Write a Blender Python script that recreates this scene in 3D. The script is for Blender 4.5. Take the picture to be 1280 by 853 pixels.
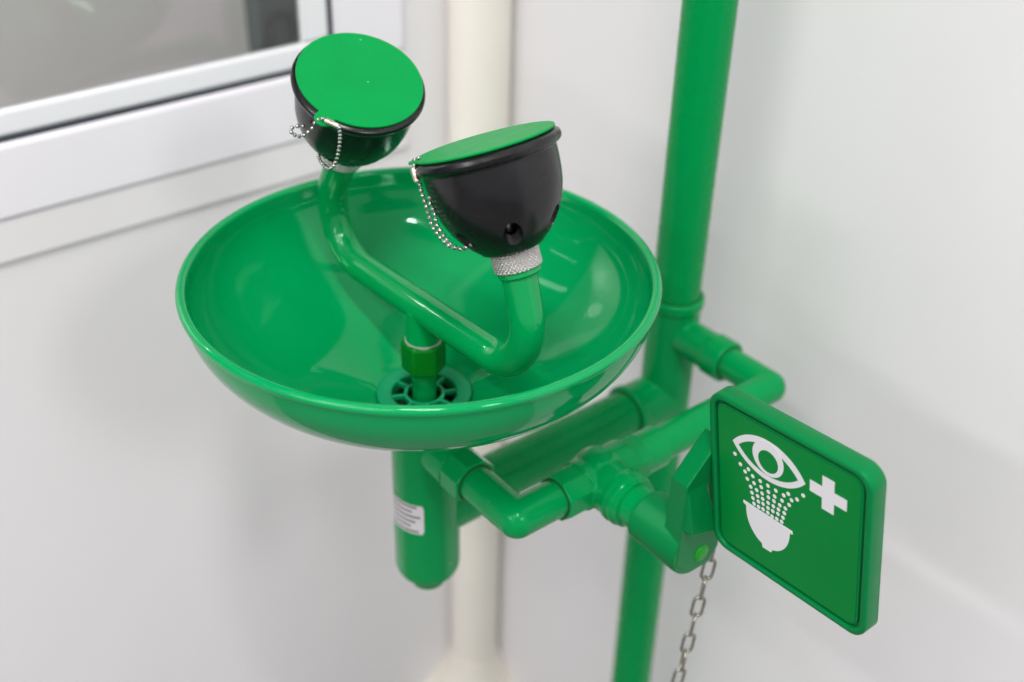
import bpy, bmesh, math, random
from mathutils import Vector as V, Matrix
import mathutils
random.seed(4)
S = bpy.context.scene
for o in list(bpy.data.objects): bpy.data.objects.remove(o)
COL = S.collection

# ---------------------------------------------------------------- camera, world, lamps, exposure
cd = bpy.data.cameras.new('camera'); cam = bpy.data.objects.new('camera', cd); COL.objects.link(cam); S.camera = cam
cd.sensor_width = 36; cd.lens = 41.334; cd.clip_start = 0.01; cd.clip_end = 60
cr, cu, cf = V((0.78121163, -0.62381417, 0.02375435)), V((0.32650573, 0.44072798, 0.83615361)), V((0.53207368, 0.6454570, -0.54798073))
cloc = V((-0.33796438, -0.49466818, 0.34371003))
m = Matrix((cr, cu, -cf)).transposed().to_4x4(); m.translation = cloc; cam.matrix_world = m
cd.dof.use_dof = True; cd.dof.focus_distance = 0.630; cd.dof.aperture_fstop = 3.8; cd.dof.aperture_blades = 9
S.render.resolution_x = 1024; S.render.resolution_y = 682

W = bpy.data.worlds.new('World'); S.world = W; W.use_nodes = True
bg = W.node_tree.nodes['Background']; bg.inputs[0].default_value = (0.985, 0.965, 1.0, 1); bg.inputs[1].default_value = 0.53

def lamp(name, loc, size, power, col=(1, 0.985, 0.96), sy=None):
    l = bpy.data.lights.new(name, 'AREA'); l.shape = 'RECTANGLE'; l.size = size; l.size_y = sy or size; l.energy = power; l.color = col
    o = bpy.data.objects.new(name, l); COL.objects.link(o); o.location = loc; return o
# ceiling panels of the room, 1.45 above the bowl rim, all facing straight down
for (x, y, w, h, p) in ((-0.45, -0.64, .07, .60, 15.0), (-1.20, -0.50, .06, 1.1, 13.0), (-2.60, -0.35, .30, 1.1, 27.0),
                        (-0.20, -2.40, .30, .80, 22.0), (-2.80, -1.50, .07, .80, 16.0)):
    lamp('ceiling_light', (x, y, 1.45), w, p, sy=h)
lamp('ceiling_light', (-0.92, 1.72, 1.42), .04, 38.0, sy=.45)      # lamp of the next room, seen through the window
vs = S.view_settings; vs.view_transform = 'Standard'; vs.look = 'None'; vs.exposure = 0.04; vs.gamma = 1.0; vs.use_curve_mapping = False

# ---------------------------------------------------------------- materials
def mat(name, col, rough=.35, metal=0., coat=0., bump=0., bscale=300., var=.06, vscale=18., spec=.5, specks=0., speck_scale=260., rvar=.08, sss=0., tint=None, speckcol=(.35, .6, .42, 1)):
    mt = bpy.data.materials.new(name); mt.use_nodes = True; nt = mt.node_tree; n = nt.nodes; L = nt.links
    b = n['Principled BSDF']; b.inputs['Metallic'].default_value = metal
    b.inputs['Specular IOR Level'].default_value = spec; b.inputs['Coat Weight'].default_value = coat; b.inputs['Coat Roughness'].default_value = .06
    if tint or 'green' in name: b.inputs['Specular Tint'].default_value = (*(tint or (.38, 1, .64)), 1)
    tc = n.new('ShaderNodeTexCoord')
    nz = n.new('ShaderNodeTexNoise'); nz.inputs['Scale'].default_value = vscale; nz.inputs['Detail'].default_value = 5; L.new(tc.outputs['Object'], nz.inputs['Vector'])
    mx = n.new('ShaderNodeMix'); mx.data_type = 'RGBA'
    mx.inputs[6].default_value = (*[c * (1 - var) for c in col], 1); mx.inputs[7].default_value = (*[min(1, c * (1 + var)) for c in col], 1)
    L.new(nz.outputs['Fac'], mx.inputs[0]); out = mx.outputs[2]
    if specks > 0:
        vo = n.new('ShaderNodeTexVoronoi'); vo.inputs['Scale'].default_value = speck_scale; L.new(tc.outputs['Object'], vo.inputs['Vector'])
        n2 = n.new('ShaderNodeTexNoise'); n2.inputs['Scale'].default_value = speck_scale * .23; L.new(tc.outputs['Object'], n2.inputs['Vector'])
        lt = n.new('ShaderNodeMath'); lt.operation = 'LESS_THAN'; lt.inputs[1].default_value = .10; L.new(vo.outputs['Distance'], lt.inputs[0])
        gt = n.new('ShaderNodeMath'); gt.operation = 'GREATER_THAN'; gt.inputs[1].default_value = 1 - specks; L.new(n2.outputs['Fac'], gt.inputs[0])
        mu = n.new('ShaderNodeMath'); mu.operation = 'MULTIPLY'; L.new(lt.outputs[0], mu.inputs[0]); L.new(gt.outputs[0], mu.inputs[1])
        m2 = n.new('ShaderNodeMix'); m2.data_type = 'RGBA'; L.new(mu.outputs[0], m2.inputs[0]); L.new(out, m2.inputs[6]); m2.inputs[7].default_value = speckcol; out = m2.outputs[2]
    L.new(out, b.inputs['Base Color'])
    rr = n.new('ShaderNodeMapRange'); rr.inputs[3].default_value = max(.02, rough - rvar); rr.inputs[4].default_value = rough + rvar
    n3 = n.new('ShaderNodeTexNoise'); n3.inputs['Scale'].default_value = vscale * 3; n3.inputs['Detail'].default_value = 4; L.new(tc.outputs['Object'], n3.inputs['Vector'])
    L.new(n3.outputs['Fac'], rr.inputs[0]); L.new(rr.outputs[0], b.inputs['Roughness'])
    if bump > 0:
        bp = n.new('ShaderNodeBump'); bp.inputs['Strength'].default_value = bump; bp.inputs['Distance'].default_value = .0006
        n4 = n.new('ShaderNodeTexNoise'); n4.inputs['Scale'].default_value = bscale; n4.inputs['Detail'].default_value = 3; L.new(tc.outputs['Object'], n4.inputs['Vector'])
        L.new(n4.outputs['Fac'], bp.inputs['Height']); L.new(bp.outputs[0], b.inputs['Normal'])
    if sss > 0:
        b.inputs['Subsurface Weight'].default_value = sss; b.inputs['Subsurface Radius'].default_value = (.1, 1.0, .35); b.inputs['Subsurface Scale'].default_value = .004
    return mt
M = dict(
    bowl=mat('glossy_green_plastic', (.0003, .300, .086), .07, spec=.5, tint=(.62, 1, .8), bump=.03, bscale=50, specks=.31, speck_scale=190, speckcol=(.1, .5, .28, 1), rvar=.045, var=.05),
    pipe=mat('green_pipe_plastic', (.0003, .265, .062), .26, spec=.22, bump=.03, bscale=160, specks=.27, speck_scale=180),
    fitting=mat('green_fitting_plastic', (.0003, .280, .070), .18, spec=.3, bump=.02, bscale=220, specks=.27, speck_scale=210),
    spout=mat('green_coated_tube', (.0003, .275, .070), .07, spec=.65, tint=(.55, 1, .72), bump=.02, bscale=120, specks=.27, speck_scale=200, rvar=.05),
    cap=mat('matt_green_cap_plastic', (.0003, .285, .060), .45, spec=.2, bump=.10, bscale=500, specks=.34, var=.10, vscale=45, speck_scale=230),
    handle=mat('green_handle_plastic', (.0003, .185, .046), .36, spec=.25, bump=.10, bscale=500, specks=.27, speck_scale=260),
    rivet=mat('lime_green_rivet', (.008, .27, .008), .35, bump=.2, bscale=900),
    nut=mat('dark_green_nut', (.002, .150, .010), .12, spec=.5),
    grate=mat('chalky_green_grate', (.003, .29, .115), .38, bump=.3, bscale=500, specks=.45, speck_scale=420),
    seam=mat('grimy_seam', (.012, .060, .018), .6),
    well=mat('dark_drain_well', (.004, .045, .018), .5),
    sign=mat('printed_green_film', (.0003, .215, .036), .34, spec=.2, specks=.30, speck_scale=300, var=.08),
    print=mat('white_print', (.78, .76, .80), .40, var=.02),
    rubber=mat('black_rubber', (.007, .0066, .008), .24, spec=.45, bump=.20, bscale=160, specks=.33, speck_scale=230, var=.25, vscale=60, rvar=.12, speckcol=(.12, .12, .13, 1)),
    chrome=mat('knurled_nickel', (.50, .49, .48), .24, metal=1),
    bead=mat('nickel_beads', (.50, .49, .48), .14, metal=1),
    clasp=mat('warm_nickel_clasp', (.72, .60, .52), .18, metal=1),
    link=mat('dull_steel_links', (.40, .37, .33), .28, metal=1, bump=.3, bscale=900),
    washer=mat('grey_washer', (.30, .32, .30), .4),
    wall=mat('painted_wall', (.815, .80, .815), .6, spec=.15, bump=.12, bscale=90, var=.035, vscale=3),
    floor=mat('pale_floor', (.18, .18, .175), .5, bump=.1, bscale=60),
    frame=mat('white_window_plastic', (.87, .85, .90), .32, var=.015, vscale=5),
    sash=mat('white_sash_plastic', (.84, .85, .88), .30, var=.015, vscale=5),
    gasket=mat('dark_gasket', (.05, .06, .075), .5),
    cream=mat('cream_pipe_paint', (.91, .87, .79), .45, var=.03),
    ivory=mat('ivory_flange', (.80, .76, .68), .35, var=.03),
    outside=mat('outside_render', (.84, .82, .80), .8, var=.10, vscale=3),
    darkdoor=mat('dark_grey_metal', (.095, .11, .115), .5),
    darkrim=mat('darker_rubber_edge', (.045, .045, .052), .5),
)
# sticker: white film with faint grey print lines
def sticker_mat():
    mt = bpy.data.materials.new('printed_white_sticker'); mt.use_nodes = True; n = mt.node_tree.nodes; L = mt.node_tree.links; b = n['Principled BSDF']
    uv = n.new('ShaderNodeUVMap'); sp = n.new('ShaderNodeSeparateXYZ'); L.new(uv.outputs[0], sp.inputs[0])
    def mth(op, a, bb=None):
        q = n.new('ShaderNodeMath'); q.operation = op
        for i, z in enumerate((a, bb)):
            if z is None: continue
            if isinstance(z, (int, float)): q.inputs[i].default_value = z
            else: L.new(z, q.inputs[i])
        return q.outputs[0]
    row = mth('MULTIPLY', sp.outputs[1], 6.0); fr = mth('FRACT', row)
    line = mth('MULTIPLY', mth('GREATER_THAN', fr, .30), mth('LESS_THAN', fr, .72))
    fl = mth('FLOOR', row)
    end = mth('ADD', .62, mth('MULTIPLY', mth('FRACT', mth('MULTIPLY', mth('ADD', fl, 2.3), .377)), .30))
    line = mth('MULTIPLY', line, mth('LESS_THAN', sp.outputs[0], end)); line = mth('MULTIPLY', line, mth('GREATER_THAN', sp.outputs[0], .06))
    nz = n.new('ShaderNodeTexNoise'); nz.inputs['Scale'].default_value = 60; L.new(uv.outputs[0], nz.inputs[0])
    line = mth('MULTIPLY', line, mth('GREATER_THAN', nz.outputs['Fac'], .36))
    mx = n.new('ShaderNodeMix'); mx.data_type = 'RGBA'; L.new(line, mx.inputs[0]); mx.inputs[6].default_value = (.68, .66, .68, 1); mx.inputs[7].default_value = (.12, .115, .12, 1)
    L.new(mx.outputs[2], b.inputs['Base Color']); b.inputs['Roughness'].default_value = .45
    return mt
M['sticker'] = sticker_mat()
def glass_mat():
    mt = bpy.data.materials.new('window_glass'); mt.use_nodes = True; n = mt.node_tree.nodes; L = mt.node_tree.links; n.clear()
    o = n.new('ShaderNodeOutputMaterial'); t = n.new('ShaderNodeBsdfTransparent'); t.inputs[0].default_value = (.95, .95, .95, 1)
    g = n.new('ShaderNodeBsdfGlossy'); g.inputs['Roughness'].default_value = .03
    f = n.new('ShaderNodeFresnel'); f.inputs[0].default_value = 1.5; mx = n.new('ShaderNodeMixShader')
    L.new(f.outputs[0], mx.inputs[0]); L.new(t.outputs[0], mx.inputs[1]); L.new(g.outputs[0], mx.inputs[2]); L.new(mx.outputs[0], o.inputs[0]); return mt
M['glass'] = glass_mat()

# ---------------------------------------------------------------- geometry helpers: every shape is (verts, faces)
def frame(loc, axis, ref=None):
    z = V(axis).normalized(); ref = V(ref) if ref else (V((1, 0, 0)) if abs(z.x) < .9 else V((0, 1, 0)))
    x = (ref - z * ref.dot(z)).normalized(); y = z.cross(x)
    mm = Matrix((x, y, z)).transposed().to_4x4(); mm.translation = V(loc); return mm
def lathe(prof, mm=Matrix(), seg=64, closed=False):
    vs_, fs = [], []; rings = []
    for r, h in prof:
        if r < 1e-7: rings.append([len(vs_)]); vs_.append(mm @ V((0, 0, h)))
        else:
            rings.append(list(range(len(vs_), len(vs_) + seg)))
            for i in range(seg):
                a = 2 * math.pi * i / seg; vs_.append(mm @ V((r * math.cos(a), r * math.sin(a), h)))
    pr = list(zip(rings, rings[1:])) + ([(rings[-1], rings[0])] if closed else [])
    for A, B in pr:
        for i in range(seg):
            j = (i + 1) % seg
            if len(A) == 1 and len(B) == 1: break
            if len(A) == 1: fs.append((A[0], B[i], B[j]))
            elif len(B) == 1: fs.append((A[i], B[0], A[j]))
            else: fs.append((A[i], B[i], B[j], A[j]))
    return vs_, fs
def rod(a, b, r, seg=48, r2=None, bev=0.):
    a, b = V(a), V(b); L_ = (b - a).length; r2 = r if r2 is None else r2
    if bev > 0: pf = [(0, 0), (r - bev, 0), (r - bev * .3, bev * .3), (r, bev), (r2, L_ - bev), (r2 - bev * .3, L_ - bev * .3), (r2 - bev, L_), (0, L_)]
    else: pf = [(0, 0), (r, 0), (r2, L_), (0, L_)]
    return lathe(pf, frame(a, b - a), seg)
def fillet(pts, rads, n=14):
    pts = [V(p) for p in pts]; out = [pts[0]]
    for i in range(1, len(pts) - 1):
        p = pts[i]; a = (pts[i - 1] - p).normalized(); b = (pts[i + 1] - p).normalized(); R = rads[i - 1]
        if R <= 0: out.append(p); continue
        ang = a.angle(b); t = R / math.tan(ang / 2); c = p + (a + b).normalized() * (R / math.sin(ang / 2))
        s = p + a * t - c; e = p + b * t - c; tot = s.angle(e)
        for k in range(n + 1):
            f_ = k / n; out.append(c + (s * math.sin((1 - f_) * tot) + e * math.sin(f_ * tot)) / math.sin(tot))
    out.append(pts[-1]); return out
def sweep(path, r, seg=32, cap=True):
    path = [V(p) for p in path]; n = len(path); vs_, fs = [], []
    T = [((path[min(i + 1, n - 1)] - path[i]).normalized() + (path[i] - path[max(i - 1, 0)]).normalized()).normalized() for i in range(n)]
    x = T[0].orthogonal().normalized()
    for i in range(n):
        x = (x - T[i] * x.dot(T[i])).normalized(); y = T[i].cross(x)
        for k in range(seg):
            a = 2 * math.pi * k / seg; vs_.append(path[i] + (x * math.cos(a) + y * math.sin(a)) * r)
    for i in range(n - 1):
        for k in range(seg):
            j = (k + 1) % seg; fs.append((i * seg + k, i * seg + j, (i + 1) * seg + j, (i + 1) * seg + k))
    if cap: fs.append(tuple(range(seg))[::-1]); fs.append(tuple(range((n - 1) * seg, n * seg)))
    return vs_, fs
def box(x0, x1, y0, y1, z0, z1):
    v = [V((x, y, z)) for x in (x0, x1) for y in (y0, y1) for z in (z0, z1)]
    return v, [(0, 1, 3, 2), (4, 6, 7, 5), (0, 4, 5, 1), (2, 3, 7, 6), (0, 2, 6, 4), (1, 5, 7, 3)]
def prism(poly, fn, h0, h1):
    n = len(poly); v = [fn(a, b, h0) for a, b in poly] + [fn(a, b, h1) for a, b in poly]
    return v, [tuple(range(n))[::-1], tuple(range(n, 2 * n))] + [(i, (i + 1) % n, (i + 1) % n + n, i + n) for i in range(n)]
def hull(points):
    bm = bmesh.new()
    for p in points: bm.verts.new(p)
    bmesh.ops.convex_hull(bm, input=bm.verts); bm.verts.ensure_lookup_table()
    for v in [v for v in bm.verts if not v.link_faces]: bm.verts.remove(v)
    bm.verts.index_update(); r = [v.co.copy() for v in bm.verts], [tuple(v.index for v in f.verts) for f in bm.faces]; bm.free(); return r
def rrect(hx, hy, r, n=10, cx=0, cy=0):
    out = []
    for sx, sy, a0 in ((1, 1, 0), (-1, 1, 90), (-1, -1, 180), (1, -1, 270)):
        for k in range(n + 1):
            a = math.radians(a0 + 90 * k / n); out.append((cx + sx * (hx - r) + r * math.cos(a), cy + sy * (hy - r) + r * math.sin(a)))
    return out
def mesh(name, geoms, fix=True):
    vs_, fs = [], []
    for v, f in geoms:
        o = len(vs_); vs_ += [tuple(p) for p in v]; fs += [tuple(i + o for i in q) for q in f]
    me = bpy.data.meshes.new(name); me.from_pydata(vs_, [], fs)
    if fix:
        bm = bmesh.new(); bm.from_mesh(me); bmesh.ops.recalc_face_normals(bm, faces=bm.faces); bm.to_mesh(me); bm.free()
    me.update(); return me
def link(name, me, mt, parent=None, sharp=35, bevel=0.):
    o = bpy.data.objects.new(name, me); COL.objects.link(o); me.materials.clear(); me.materials.append(M[mt])
    me.shade_smooth()
    if sharp: me.set_sharp_from_angle(angle=math.radians(sharp))
    if bevel > 0:
        b = o.modifiers.new('bevel', 'BEVEL'); b.width = bevel; b.segments = 3; b.limit_method = 'ANGLE'; b.angle_limit = math.radians(40)
    if parent:
        o.parent = parent; o.matrix_parent_inverse = WORLD[parent.name].inverted()
    WORLD[o.name] = Matrix()
    return o
WORLD = {}
def obj(name, geoms, mt, parent=None, sharp=35, bevel=0.): return link(name, mesh(name, geoms), mt, parent, sharp, bevel)
def bake(me, mods):
    o = bpy.data.objects.new('tmp', me); COL.objects.link(o)
    for t, kw in mods:
        md = o.modifiers.new(t, t)
        for k, v in kw.items(): setattr(md, k, v)
    dg = bpy.context.evaluated_depsgraph_get(); r = bpy.data.meshes.new_from_object(o.evaluated_get(dg)); bpy.data.objects.remove(o); return r
def fuse(name, geoms, mt, parent=None, voxel=.0007, smooth=4):   # moulded one-piece plastic: shapes welded with small fillets
    me = bake(mesh(name, geoms), [('REMESH', dict(mode='VOXEL', voxel_size=voxel)), ('SMOOTH', dict(factor=.5, iterations=smooth))])
    return link(name, me, mt, parent, sharp=0)
def tag(o, label=None, cat=None, group=None, kind=None):
    if label: o['label'] = label
    if cat: o['category'] = cat
    if group: o['group'] = group
    if kind: o['kind'] = kind
    return o
def thing(name, loc, label, cat, group=None):
    o = bpy.data.objects.new(name, None); COL.objects.link(o); o.location = loc; o.empty_display_size = .05
    WORLD[o.name] = Matrix.Translation(loc); return tag(o, label, cat, group)
def struct(name, geoms, mt, **k): return tag(obj(name, geoms, mt, **k), kind='structure')

# ---------------------------------------------------------------- room
FZ = -.83; YW = .33; XW = .3015
struct('floor', [box(-4, 4, -5, 4, FZ - .05, FZ)], 'floor')
# window wall built round its opening
wx1 = .211
struct('wall_left', [box(-3, wx1, YW, YW + .14, FZ, -.094), box(wx1, XW + .12, YW, YW + .14, FZ, 1.5), box(-3, wx1, YW, YW + .14, 1.1, 1.5)], 'wall')
struct('wall_right', [box(XW, XW + .12, -3, YW, FZ, 1.5)], 'wall')
struct('window_ledge', [box(-3, wx1, YW - .0045, YW + .14, -.0938, -.0605)], 'wall', bevel=.0015)
win = thing('window', (-1.2, YW, -.06), 'white framed window with grey glass set in the wall behind the eyewash', 'window')
def ring(x0, x1, z0, z1, t, y0, y1, tx=None):
    tx = tx or t
    return [box(x0, x1, y0, y1, z0, z0 + t), box(x0, x1, y0, y1, z1 - t, z1), box(x0, x0 + tx, y0, y1, z0 + t, z1 - t), box(x1 - tx, x1, y0, y1, z0 + t, z1 - t)]
obj('window_frame', ring(-2.6, .209, -.060, 1.08, .0575, YW - .007, YW + .05, .068), 'frame', win, bevel=.004)
obj('gasket', ring(-2.535, .1412, -.0026, 1.02, .0045, YW - .003, YW + .004), 'gasket', win)
obj('sash', ring(-2.53, .1365, .0018, 1.016, .0195, YW - .005, YW + .0045, .0245), 'sash', win, bevel=.0035)
obj('glass_pane', [box(-2.51, .1125, YW - .001, YW + .003, .021, 1.0)], 'glass', win)
struct('outside_wall', [box(-5, 4, 2.3, 2.4, FZ, 3)], 'outside')
dk = thing('metal_door', (.275, .6, FZ), 'dark grey metal door seen through the window glass at its right edge', 'door')
obj('door_leaf', [box(.213, .36, .6, .63, FZ, .5)], 'darkdoor', dk)
obj('door_seal', [sweep(fillet([(.222, .596, -.5), (.222, .596, -.050), (.250, .596, -.050), (.250, .596, -.5)], [.013, .013]), .004, 12)], 'darkrim', dk)
# cream pipe standing in the corner
cp = thing('corner_pipe', (.2745, .3045, FZ), 'cream painted vertical pipe standing in the room corner with round floor flange', 'pipe')
obj('pipe', [rod((.2745, .3045, FZ), (.2745, .3045, 1.5), .0275)], 'cream', cp)
obj('floor_flange', [lathe([(.0, .0), (.075, .0), (.075, .006), (.066, .013), (.048, .026), (.036, .045), (.0285, .062), (0, .064)], Matrix.Translation((.2745, .3045, FZ)))], 'ivory', cp)

# ---------------------------------------------------------------- the eyewash
PX = .2237; ZV = -.125; ZD = -.1855; YV = -.094
st = thing('eyewash_station', (PX, 0, FZ), 'green emergency eyewash on a pole with round bowl, black eye cups and push plate', 'eyewash')
obj('pole', [rod((PX, 0, FZ), (PX, 0, -.200), .0177), rod((PX, 0, -.100), (PX, 0, 1.3), .0177)], 'pipe', st)
obj('pole_base', [lathe([(0, 0), (.07, 0), (.07, .008), (.066, .012), (.026, .016), (.023, .035), (0, .035)], Matrix.Translation((PX, 0, FZ)))], 'fitting', st)
def sock(a, b, r, lip=.0018, ll=.006):   # socket with a raised lip at its far end b
    a, b = V(a), V(b); L_ = (b - a).length
    return lathe([(0, 0), (r, 0), (r, L_ - ll - .001), (r + lip, L_ - ll), (r + lip, L_ - .001), (r + lip - .001, L_), (0, L_)], frame(a, b - a), 64)
fuse('pole_tee', [rod((PX, 0, -.212), (PX, 0, -.102), .0195, 64), lathe([(0, 0), (.0208, 0), (.0212, .003), (.0212, .0075), (.0202, .0088), (0, .0088)], Matrix.Translation((PX, 0, -.1035)), 64),
                  sock((PX, 0, ZV), (PX, -.057, ZV), .0140, .0016, .016), sock((PX, 0, ZD), (PX - .042, 0, ZD), .0200, .0014, .006)], 'fitting', st, .0008, 5)
obj('drain_arm', [rod((PX - .02, 0, ZD), (.0, 0, ZD), .0178, 64)], 'pipe', st)
# supply run: elbow at the pole, straight run to the valve
def ball(c, r): return lathe([(r * math.sin(math.pi * k / 16) if 0 < k < 16 else 0, -r * math.cos(math.pi * k / 16)) for k in range(17)], frame(c, (0, 0, 1)), 48)
obj('supply_pipe', [rod((PX, -.02, ZV), (PX, YV, ZV), .0117), ball((PX, YV, ZV), .01171), rod((PX, YV, ZV), (.09, YV, ZV), .0117)], 'fitting', st)
fuse('elbow_pipe', [rod((0, -.02, ZV), (0, YV, ZV), .0120), ball((0, YV, ZV), .0120), rod((0, YV, ZV), (.045, YV, ZV), .0120)], 'fitting', st, .0006, 3)
def hexsock(x0, x1, r):
    pts = [(math.cos(math.radians(a)) * r, math.sin(math.radians(a)) * r) for a in range(22, 382, 45)]
    return prism(pts, lambda a, b, h: V((h, YV + a, ZV + b)), x0, x1)
XV = .0645
fuse('valve_body', [hexsock(.0300, .052, .0155), lathe([(0, -.0185), (.008, -.0175), (.0135, -.0135), (.0175, -.007), (.0187, 0), (.0175, .007), (.0135, .0135), (.008, .0175), (0, .0185)], Matrix.Translation((XV, YV, ZV)), 48),
                    rod((.048, YV, ZV), (.086, YV, ZV), .0160, 64), hexsock(.084, .098, .0150), rod((.095, YV, ZV), (.116, YV, ZV), .0137, 64),
                    rod((XV, YV, ZV), (XV, -.1175, ZV), .0168, 64)], 'fitting', st, .0005, 1)
obj('valve_bonnet', [lathe([(0, 0), (.0172, 0), (.0178, .0012), (.0178, .004), (.0168, .0046), (.0168, .0056), (.0174, .0062), (.0174, .0084), (.0166, .0092), (.0166, .0104), (.0160, .0108), (.0160, .0128), (.0138, .0134), (.0136, .030), (0, .030)],
                                frame((XV, -.114, ZV), (0, -1, 0)), 72)], 'fitting', st, 30)
# drain trap below the bowl
tr = obj('drain_trap', [lathe([(0, -.2480), (.0108, -.2480), (.0118, -.2472), (.0122, -.2445), (.0132, -.2428), (.0202, -.2345), (.0214, -.2320), (.0222, -.2285), (.0222, -.106), (0, -.106)], seg=96),
                         rod((0, 0, ZV), (0, -.036, ZV), .0150, 64), hull([V((0.0158 * math.cos(math.radians(a)), y, ZV + .0158 * math.sin(math.radians(a)))) for a in range(22, 382, 45) for y in (-.036, -.0535)]),
                         rod((0, 0, ZD), (.034, 0, ZD), .0198, 64)], 'fitting', st, bevel=.0006)
a0, a1, z0, z1 = math.radians(-129.5), math.radians(-205), -.1865, -.1620
NV = 28; vs_, fs = [], []
for i in range(NV + 1):
    a = a1 + (a0 - a1) * i / NV
    for k in range(9):
        z = z0 + (z1 - z0) * k / 8; vs_.append(V((.02245 * math.cos(a), .02245 * math.sin(a), z)))
for i in range(NV):
    for k in range(8):
        if (i == NV - 1 and k in (0, 7)): continue
        fs.append((i * 9 + k, (i + 1) * 9 + k, (i + 1) * 9 + k + 1, i * 9 + k + 1))
# rounded free corners
for kk, c in ((0, 1), (8, 7)):
    b = (NV - 1) * 9; fs.append((b + kk, b + c, NV * 9 + c))
me = mesh('sticker', [(vs_, fs)], fix=False); uvl = me.uv_layers.new(name='UVMap')
for lp in me.loops:
    i, k = divmod(lp.vertex_index, 9); uvl.data[lp.index].uv = (i / NV, k / 8)
tag(link('sticker', me, 'sticker', tr), 'white printed sticker wrapped round the trap')

# dark seams where the pipes enter their sockets
def seam(c, ax, r, w=.0011):
    obj('joint_seam', [lathe([(r - .0006, -.0008), (r - .0006, .00035), (r + w, .00035), (r + w, -.0008)], frame(c, ax), 64, closed=True)], 'seam', st)
seam((0, -.0535, ZV), (0, -1, 0), .0120); seam((PX, -.057, ZV), (0, -1, 0), .0117); seam((PX - .042, 0, ZD), (-1, 0, 0), .0178)
seam((PX, 0, -.0948), (0, 0, 1), .0177); seam((.0300, YV, ZV), (-1, 0, 0), .0120); seam((XV, -.1375, ZV), (0, 1, 0), .0136)
# bowl
def bowl_prof():
    n = 26; H = .094; outer, inner = [], []
    rho = lambda z: .1378 * (1 - (-z / H) ** 2.3) if z > -.0665 else .0755 + (.0365 - .0755) * (-.0665 - z) / .0210
    for k in range(n + 1):
        t = k / n; z = -.0035 - (.0840) * math.sin(t * math.pi / 2) ** 1.15
        outer.append((rho(z), z))
    for k, (r, z) in enumerate(outer):
        a = outer[max(0, k - 1)]; b = outer[min(n, k + 1)]; d = V((b[0] - a[0], b[1] - a[1])).normalized()
        inner.append((r + d.y * .0030, z - d.x * .0030))
    lip = []
    for k in range(15):
        a = math.radians(-75 + k * (255) / 14); lip.append((.1370 + .0030 * math.cos(a), -.0002 + .0030 * math.sin(a)))
    pf = [(0, -.110), (.0224, -.110), (.0224, -.0965), (.0245, -.0925)]
    pf += [p for p in reversed(outer) if p[0] > .027]
    pf += lip
    pf += [p for p in inner[1:] if p[0] > .0345]
    pf += [(.0320, -.0868), (.0303, -.0876), (.0298, -.0895), (.0212, -.0902), (.0208, -.0915), (.0205, -.104), (0, -.104)]
    return pf
bw = obj('bowl', [lathe(bowl_prof(), seg=192)], 'bowl', st, 40)
obj('drain_well', [lathe([(0, -.1035), (.0200, -.1035), (.0203, -.0925), (.0200, -.0925), (.0195, -.1025), (0, -.1025)], seg=64)], 'well', bw)
gr = [lathe([(.0204, -.0905), (.0204, -.0868), (.0212, -.0862), (.0280, -.0858), (.0292, -.0858), (.0298, -.0864), (.0300, -.0874), (.0290, -.0905)], seg=96, closed=True),
      lathe([(.0108, -.0905), (.0108, -.0872), (.0128, -.0872), (.0128, -.0905)], seg=64, closed=True)]
for k in range(8):
    a = math.radians(22.5 * 2 * k + 18); c, s = math.cos(a), math.sin(a)
    v, f = box(.0122, .0210, -.0010, .0010, -.0905, -.0874); gr.append(([V((p.x * c - p.y * s, p.x * s + p.y * c, p.z)) for p in v], f))
obj('drain_grate', gr, 'grate', bw, bevel=.0003)
# riser, nut and Y shaped spout tube
obj('riser_pipe', [rod((0, 0, -.110), (0, 0, -.060), .0076, 48)], 'spout', st)
nutp = [(math.cos(math.radians(a)), math.sin(math.radians(a))) for a in range(-92, 268, 60)]
hx = hull([V((a * r, b * r, z)) for a, b in nutp for r, z in ((.0122, -.0688), (.0140, -.0672), (.0140, -.0496), (.0124, -.0474))])
un = obj('union_nut', [hx], 'nut', st, 20, bevel=.0012)
obj('nut_washer', [lathe([(.006, -.0485), (.0113, -.0485), (.0113, -.0471), (.0108, -.0468), (.006, -.0468)], seg=64, closed=True)], 'washer', un)
nR = V((-.046, .387, .921)).normalized(); nL = V((-.045, -.447, .894)).normalized()
cR = V((0, -.059, .101)); cL = V((0, .0585, .098))
baseR = cR - nR * .062; baseL = cL - nL * .062
cornR = V((baseR.x * .2, -.1085, -.0212)); cornL = V((baseL.x * .2, .1235, -.0312))
path = fillet([baseR, cornR, cornL, baseL], [.030, .034], 26)
fuse('spout_tube', [sweep(path, .0097, 40), rod((0, 0, -.0265), (0, 0, -.0472), .0098, 48, .0108)], 'spout', st, .0007, 3)

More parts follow.
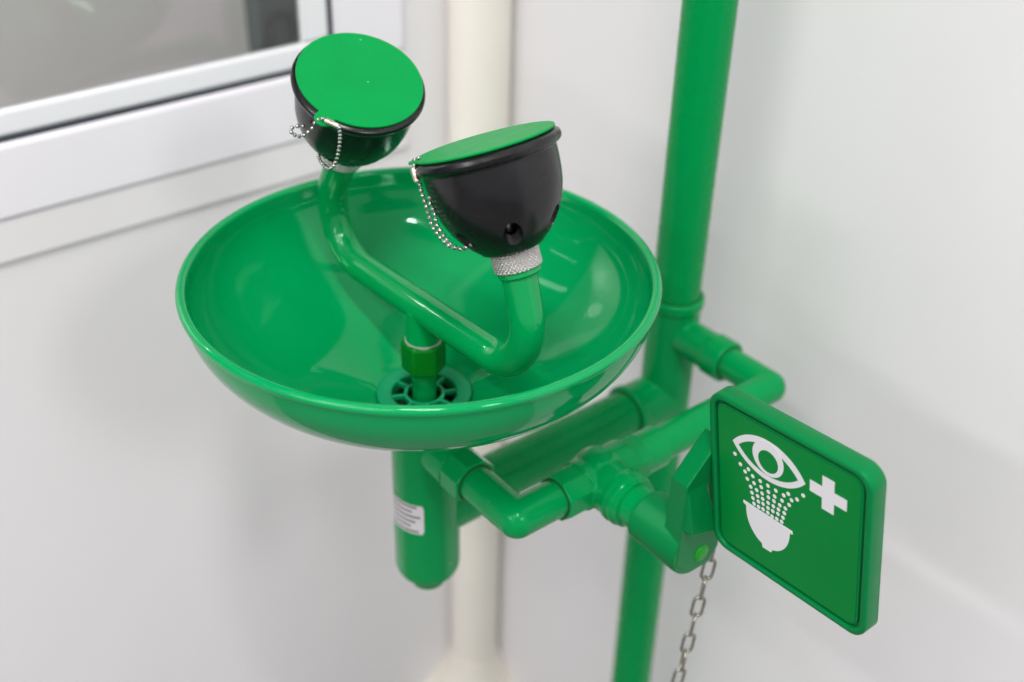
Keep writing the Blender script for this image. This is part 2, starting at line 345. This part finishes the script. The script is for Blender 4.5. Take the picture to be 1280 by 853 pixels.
# eye cups
def cup_mesh(c, n, phase):
    # profile in (r, t) with t measured down the axis from the lid underside
    out = [(.0335, .0), (.0368, .0004), (.0384, .0016), (.0389, .0034), (.0384, .0052), (.0372, .0064), (.0358, .0069), (.0352, .0078), (.0351, .014), (.0347, .021), (.0338, .028), (.0320, .035), (.0292, .042), (.0255, .048), (.0212, .0535), (.0176, .0570), (.0166, .0582), (.0158, .0586), (.0105, .0588)]
    out = [(r, t if t < .008 else .008 + (t - .008) * .93) for r, t in out]
    inn = [(.0105, .048), (.0150, .0495), (.0215, .0445), (.0262, .038), (.0295, .030), (.0315, .020), (.0322, .010), (.0325, .002)]
    fr = frame(c, -n, ref=(0, 0, 1) if abs(n.z) < .5 else (1, 0, 0))
    me = mesh('rubber_cup', [lathe(out + inn, fr, 128, closed=True)])
    cut = []
    for k in range(6):
        a = math.radians(phase + 60 * k); d = V((math.cos(a), math.sin(a), 0))
        # tapering scoop and a round through hole
        cc = d * .0275 + V((0, 0, .0440)); v, f = lathe([(0, -1), (.5, -.866), (.866, -.5), (1, 0), (.866, .5), (.5, .866), (0, 1)], Matrix(), 32)
        side = V((-d.y, d.x, 0)); ax = (V((0, 0, 1)) * .86 - d * .5).normalized(); nn = side.cross(ax)
        cut.append(([fr @ (cc + ax * p.z * .0082 + side * p.x * .0052 + nn * p.y * .0052) for p in v], f))
        v, f = rod(d * .008 + V((0, 0, .0408)), d * .034 + V((0, 0, .0408)), .0034, 24); cut.append(([fr @ p for p in v], f))
    ob = bpy.data.objects.new('cut', mesh('cut', cut)); COL.objects.link(ob)
    r = bake(me, [('BOOLEAN', dict(operation='DIFFERENCE', object=ob, solver='EXACT', use_self=True))])
    bpy.data.objects.remove(ob); return r
def knurl(c, n, t0, t1, r):
    fr = frame(c, -n); NS, NH = 384, 34; vs_, fs = [], []
    prof = [(r - .0015, t0)]
    for j in range(NH + 1):
        t = t0 + .0004 + (t1 - t0 - .0008) * j / NH
        for i in range(NS):
            a = 2 * math.pi * i / NS; k = 32
            w = abs(math.sin(a * k / 2 + t * 1250)) ; w2 = abs(math.sin(a * k / 2 - t * 1250)); h = .0013 * (w * w2) ** .6
            e = 1.0 if 1 <= j <= NH - 1 else 0.0
            vs_.append(fr @ V(((r - .0012 + h * e) * math.cos(a), (r - .0012 + h * e) * math.sin(a), t)))
    for j in range(NH):
        for i in range(NS):
            q = (i + 1) % NS; fs.append((j * NS + i, j * NS + q, (j + 1) * NS + q, (j + 1) * NS + i))
    o = len(vs_); vs_ += [fr @ V((0, 0, t0)), fr @ V((0, 0, t1))]
    for i in range(NS):
        q = (i + 1) % NS; fs.append((o, i, q)); fs.append((o + 1, NH * NS + q, NH * NS + i))
    return vs_, fs
def capgeo(c, n, tabdir, dt=.0392, lift=.0006):
    fr = frame(c + n * lift, n, ref=tabdir); N = 120; pts = []
    R, rt_ = .0366, .0056
    for k in range(N):
        a = 2 * math.pi * k / N; d = V((math.cos(a), math.sin(a)))
        r = R
        # small round tab along local +x
        q = d.x * dt; disc = q * q - dt * dt + rt_ * rt_
        if d.x > 0 and disc > 0: r = max(R, q + math.sqrt(disc))
        pts.append((d.x * r, d.y * r))
    # denser round the tab
    fine = []
    for k in range(N):
        a = -0.35 + .7 * k / (N - 1); d = V((math.cos(a), math.sin(a))); r = R
        q = d.x * dt; disc = q * q - dt * dt + rt_ * rt_
        if disc > 0: r = max(R, q + math.sqrt(disc))
        fine.append((d.x * r, d.y * r))
    rest = [p for k, p in enumerate(pts) if .36 < 2 * math.pi * k / N < 2 * math.pi - .36]
    return [prism(fine + rest, lambda a, b, h: fr @ V((a, b, h)), -.0002, .0011)]
def beads(paths, r=.00112, step=.0029):
    g = []
    sph = lathe([(0, -1), (.5, -.866), (.866, -.5), (1, 0), (.866, .5), (.5, .866), (0, 1)], Matrix(), 10)
    for pts in paths:
        pts = [V(p) for p in pts]; d = 0; nxt = 0
        g.append(sweep(pts, .00018, 6))
        for a, b in zip(pts, pts[1:]):
            L_ = (b - a).length
            while nxt <= d + L_:
                p = a + (b - a) * ((nxt - d) / L_); g.append(([p + v * r for v in sph[0]], sph[1])); nxt += step
            d += L_
    return g
def clasp(a, b):
    a, b = V(a), V(b); L_ = (b - a).length
    return [lathe([(0, 0), (.0010, 0), (.0015, .0006), (.00165, .0015), (.00165, L_ - .0015), (.0015, L_ - .0006), (.0010, L_), (0, L_)], frame(a, b - a), 20)]
RA = [[-0.0355, -0.052, 0.0858], [-0.0358, -0.0537, 0.0817], [-0.0354, -0.0551, 0.0786], [-0.0352, -0.0575, 0.0742], [-0.0351, -0.0592, 0.0704], [-0.0351, -0.0612, 0.0662], [-0.0338, -0.0636, 0.0628], [-0.0323, -0.0663, 0.0593], [-0.0299, -0.0691, 0.0565], [-0.0269, -0.0712, 0.0551], [-0.0235, -0.0727, 0.0547], [-0.0202, -0.0737, 0.055], [-0.0167, -0.0739, 0.0563]]
RB = [[-0.03, -0.047, 0.0934], [-0.0292, -0.0487, 0.0912], [-0.03, -0.0511, 0.0866], [-0.0312, -0.0527, 0.0827], [-0.033, -0.0538, 0.0787], [-0.0337, -0.0553, 0.0755], [-0.033, -0.0578, 0.0723], [-0.0336, -0.0593, 0.069], [-0.0337, -0.0614, 0.0654], [-0.0326, -0.0646, 0.0619], [-0.0313, -0.0676, 0.0587], [-0.0289, -0.0704, 0.0568], [-0.0266, -0.0728, 0.0553], [-0.0235, -0.0741, 0.0558], [-0.0202, -0.0751, 0.057]]
RB = [[p[0] + .0013, p[1] - .0010, p[2]] if i < 11 else p for i, p in enumerate(RB)]
RT = [[-0.0346, -0.046, 0.0938], [-0.0338, -0.0442, 0.0955], [-0.0321, -0.044, 0.0963], [-0.0306, -0.0445, 0.0961], [-0.0294, -0.0456, 0.0949], [-0.0300, -0.0468, 0.093]]
RC = ([-0.036, -0.0466, 0.0935], [-0.0367, -0.0516, 0.0869])
LA = [[-0.033, 0.0283, 0.0878], [-0.031, 0.0313, 0.0825], [-0.0293, 0.0347, 0.0771], [-0.0283, 0.0378, 0.0709], [-0.0276, 0.0413, 0.0646], [-0.0277, 0.0452, 0.0582], [-0.028, 0.0506, 0.0533], [-0.027, 0.0578, 0.0518], [-0.025, 0.0655, 0.0519], [-0.0223, 0.0727, 0.0521]]
LC = ([-0.0368, 0.0367, 0.0905], [-0.0324, 0.0293, 0.0878])
LL = [[-0.0372, 0.0383, 0.0906], [-0.0380, 0.0412, 0.0895], [-0.039, 0.0436, 0.0873], [-0.0405, 0.045, 0.0834], [-0.0424, 0.0473, 0.0802], [-0.0444, 0.0504, 0.0777], [-0.0457, 0.0544, 0.0771], [-0.0462, 0.0587, 0.0776], [-0.044, 0.0615, 0.079], [-0.0402, 0.0619, 0.0789], [-0.0364, 0.0615, 0.0781]]
tabR = V((-.0302, .0151, -.0083)); tabL = V((-.0358, -.0172, -.0107))
for side, c, n, td, ph, chains, cl in (('near', cR, nR, tabR, 0, [RA, RB, RT], RC), ('far', cL, nL, tabL, 20, [LA, LL], LC)):
    cup = link('rubber_cup', cup_mesh(c, n, ph), 'rubber', st, 30); tag(cup, 'black rubber eye cup, %s one' % ('nearer' if side == 'near' else 'farther'))
    obj('knurled_ring', [knurl(c, n, .0553, .0668, .0131)], 'chrome', cup, 0)
    obj('spray_nozzle', [lathe([(0, .036), (.0085, .036), (.0100, .038), (.0100, .050), (0, .050)], frame(c, -n), 32)], 'chrome', cup)
    obj('ring_collar', [lathe([(0, .064), (.0108, .064), (.0117, .0673), (.0117, .0690), (.0108, .0700), (0, .0700)], frame(c, -n), 48)], 'spout', cup)
    cp_ = obj('dust_cap', capgeo(c, n, td, .0345 if side == 'near' else .0395), 'cap', st, 30, bevel=.0004)
    tag(cp_, 'round green cap with chain tab on the %s eye cup' % ('nearer' if side == 'near' else 'farther'))
    bc = obj('bead_chain', beads(chains, step=.0029 if side == 'near' else .0036, r=.00115 if side == 'near' else .0012), 'bead', st, 0)
    obj('chain_clasp', clasp(*cl), 'clasp', bc, 30)

# push handle bracket and sign plate
def circ_y(cx, cz, r, y, n=48): return [V((cx + r * math.cos(2 * math.pi * k / n), y, cz + r * math.sin(2 * math.pi * k / n))) for k in range(n)]
drum = hull(circ_y(XV, ZV, .0163, -.1375) + circ_y(.0745, -.1330, .0192, -.1700) + circ_y(.0745, -.1330, .0198, -.1660))
yf = lambda a, b, h: V((a, h, b))
webp = [(.0585, -.139), (.0583, -.0795), (.0775, -.0595), (.0820, -.0560), (.0905, -.110), (.0940, -.133), (.0935, -.142), (.086, -.152), (.070, -.151)]
web = prism(webp, yf, -.1580, -.1705)
ramp = hull([V(p) for p in ((.0600, -.1700, -.0810), (.0735, -.1700, -.0810), (.0605, -.1770, -.1125), (.0845, -.1770, -.1200), (.0600, -.168, -.1128), (.0835, -.168, -.1204), (.0720, -.168, -.0815), (.0600, -.168, -.0810))])
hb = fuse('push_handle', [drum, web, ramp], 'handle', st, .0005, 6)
obj('rivet', [lathe([(0, 0), (.0060, 0), (.0060, .0006), (.0052, .0016), (.0030, .0021), (0, .0022)], frame((.0790, -.1698, -.1402), (0, -1, 0)), 40)], 'rivet', hb, 40)
PC = V((0.07433972, -0.225, -0.06738254)); PS = .0478253
rt = V((-0.0379323, -0.9937433, 0.1050490)); dn = V((0.0910419, -0.1081242, -0.9899599)); pn = V((0.9951244, -0.0279876, 0.0945737))
def pp(a, b, h): return PC + PS * (a * rt + b * dn) + pn * h     # h grows away from the viewer
def plate():
    # moulded plate: outer wall, rounded lip, groove, raised face seat
    rings = [(1.120, .0105, .21), (1.135, .0095, .215), (1.135, .0005, .215), (1.128, -.0006, .21), (1.110, -.0011, .20), (1.072, -.0011, .18), (1.058, -.0006, .17), (1.052, .0018, .165), (1.022, .0018, .145), (1.018, .0002, .14), (1.010, .0, .135)]
    vs_, fs = [], []; n = 4 * 11
    for h_, d, r in rings: vs_ += [pp(a, b, d) for a, b in rrect(h_, h_, r)]
    for i in range(len(rings) - 1):
        for k in range(n): q = (k + 1) % n; fs.append((i * n + k, i * n + q, (i + 1) * n + q, (i + 1) * n + k))
    fs.append(tuple(range(n))); fs.append(tuple(range((len(rings) - 1) * n, len(rings) * n)))
    return vs_, fs
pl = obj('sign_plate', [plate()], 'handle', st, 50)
obj('sign_face', [prism(rrect(.995, .995, .13), pp, -.0001, -.0004)], 'sign', pl)
def flat(polys, h): return [prism(p, pp, h, h - .00012) for p in polys]
def lens(xa, ya, xb, yb, st_, sb, n=40):
    A, B = V((xa, ya)), V((xb, yb)); c = (B - A).length; u = (B - A) / c; w = V((u.y, -u.x))   # w points up (negative b)
    out = []
    for s_, rev in ((st_, False), (-sb, True)):
        R = (c * c / 4 + s_ * s_) / (2 * abs(s_)); cen = (A + B) / 2 + w * (s_ - math.copysign(R, s_)); a_ = math.asin(c / 2 / R); seq = []
        for k in range(n):
            t = -a_ + 2 * a_ * k / n
            if rev: t = -t
            seq.append(tuple(cen + (u * math.sin(t) + w * math.copysign(math.cos(t), s_)) * R))
        out += seq
    return out
def disc(cx, cy, r, n=48, ry_=None): return [(cx + r * math.cos(2 * math.pi * k / n), cy + (ry_ or r) * math.sin(2 * math.pi * k / n)) for k in range(n)]
eye = obj('eye_symbol', flat([lens(-.778, -.588, .276, -.562, .280, .268)], -.0004) + flat([disc(-.250, -.612, .226)], -.00060), 'print', pl)
obj('eye_opening', flat([lens(-.685, -.583, .175, -.557, .196, .190)], -.00050) + flat([disc(-.245, -.576, .143)], -.00072), 'sign', pl)
HB = [(-.628, .182), (-.585, .182), (.105, .200), (.112, .245), (.070, .252), (.066, .290)] + [(-.262 + .328 * math.cos(a), .27 + .405 * math.sin(a)) for a in [math.radians(8 + k * 6) for k in range(28)]][:13] + \
     [(-.190, .668), (-.205, .712), (-.338, .716), (-.345, .668)] + [(-.262 + .325 * math.cos(a), .27 + .405 * math.sin(a)) for a in [math.radians(106 + k * 6) for k in range(12)]] + [(-.588, .238), (-.630, .222)]
obj('bowl_symbol', flat([HB], -.0004), 'print', pl, 30)
K, a_, c_, cy_ = .0795, .244, .581, -.589; hv = .220; kv = .0745
obj('cross_symbol', flat([[(c_ - a_, cy_ - kv), (c_ - K, cy_ - kv), (c_ - K, cy_ - hv), (c_ + K, cy_ - hv), (c_ + K, cy_ - kv), (c_ + a_, cy_ - kv), (c_ + a_, cy_ + kv), (c_ + K, cy_ + kv), (c_ + K, cy_ + hv), (c_ - K, cy_ + hv), (c_ - K, cy_ + kv), (c_ - a_, cy_ + kv)]], -.0004), 'print', pl)
dots = [(-0.75, -0.412), (-0.668, -0.308), (-0.597, -0.243), (-0.545, -0.304), (-0.564, -0.157), (-0.481, -0.242), (-0.462, -0.153), (-0.368, -0.237), (-0.514, -0.072), (-0.354, -0.159), (-0.254, -0.236), (-0.423, -0.076), (-0.495, 0.004), (-0.341, -0.076), (-0.248, -0.151), (-0.138, -0.234), (-0.409, 0.002), (-0.481, 0.075), (-0.333, -0.002), (-0.246, -0.075), (-0.155, -0.142), (-0.024, -0.234), (0.04, -0.293), (-0.398, 0.075), (-0.465, 0.145), (-0.327, 0.068), (-0.251, 0.007), (-0.165, -0.069), (-0.048, -0.146), (0.088, -0.232), (-0.396, 0.15), (-0.254, 0.082), (-0.174, 0.009), (-0.08, -0.063), (0.054, -0.146), (0.164, -0.288), (0.249, -0.392), (-0.328, 0.145), (-0.257, 0.152), (-0.182, 0.084), (-0.099, 0.01), (0.001, -0.064), (-0.193, 0.167), (-0.107, 0.079), (-0.014, 0.012), (-0.123, 0.16), (-0.033, 0.088), (-0.052, 0.159)]
obj('water_drops', flat([disc(x, y, .0265, 16) for x, y in dots], -.0004), 'print', pl)

# steel pull chain hanging from the handle
pc = thing('pull_chain', (.0972, -.165, -.155), 'dull steel link chain hanging from the push handle beside the sign plate', 'chain')
def linkmesh(L_=.0178, Wd=.0090, r=.0011):
    h = L_ / 2 - Wd / 2; R = Wd / 2 - r; pts = []
    for k in range(9): a = math.pi * k / 8; pts.append(V((R * math.cos(a), 0, h + R * math.sin(a))))
    for k in range(9): a = math.pi + math.pi * k / 8; pts.append(V((R * math.cos(a), 0, -h + R * math.sin(a))))
    n = len(pts); seg = 10; vs_, fs = [], []
    for i in range(n):
        t = (pts[(i + 1) % n] - pts[i - 1]).normalized(); y = V((0, 1, 0)); x = y.cross(t)
        for k in range(seg): a = 2 * math.pi * k / seg; vs_.append(pts[i] + (x * math.cos(a) + y * math.sin(a)) * r)
    for i in range(n):
        for k in range(seg): fs.append((i * seg + k, i * seg + (k + 1) % seg, ((i + 1) % n) * seg + (k + 1) % seg, ((i + 1) % n) * seg + k))
    return mesh('chain_link', [(vs_, fs)])
lm = linkmesh(); lm.materials.append(M['link']); lm.shade_smooth()
ddir = V((-.0152, 0, -.1027)).normalized(); p = V((.0975, -.165, -.1520)); facing = math.atan2(-cr.y, cr.x)
for k in range(16):
    o = bpy.data.objects.new('chain_link', lm); COL.objects.link(o); o.parent = pc
    yaw = -facing + (math.radians(8) if k % 2 else math.radians(80)) + random.uniform(-.12, .12)
    z = -ddir; x = V((math.cos(yaw), math.sin(yaw), 0)); x = (x - z * x.dot(z)).normalized(); y = z.cross(x)
    mm = Matrix((x, y, z)).transposed().to_4x4(); mm.translation = p - V(pc.location); o.matrix_basis = mm
    p = p + ddir * .0150
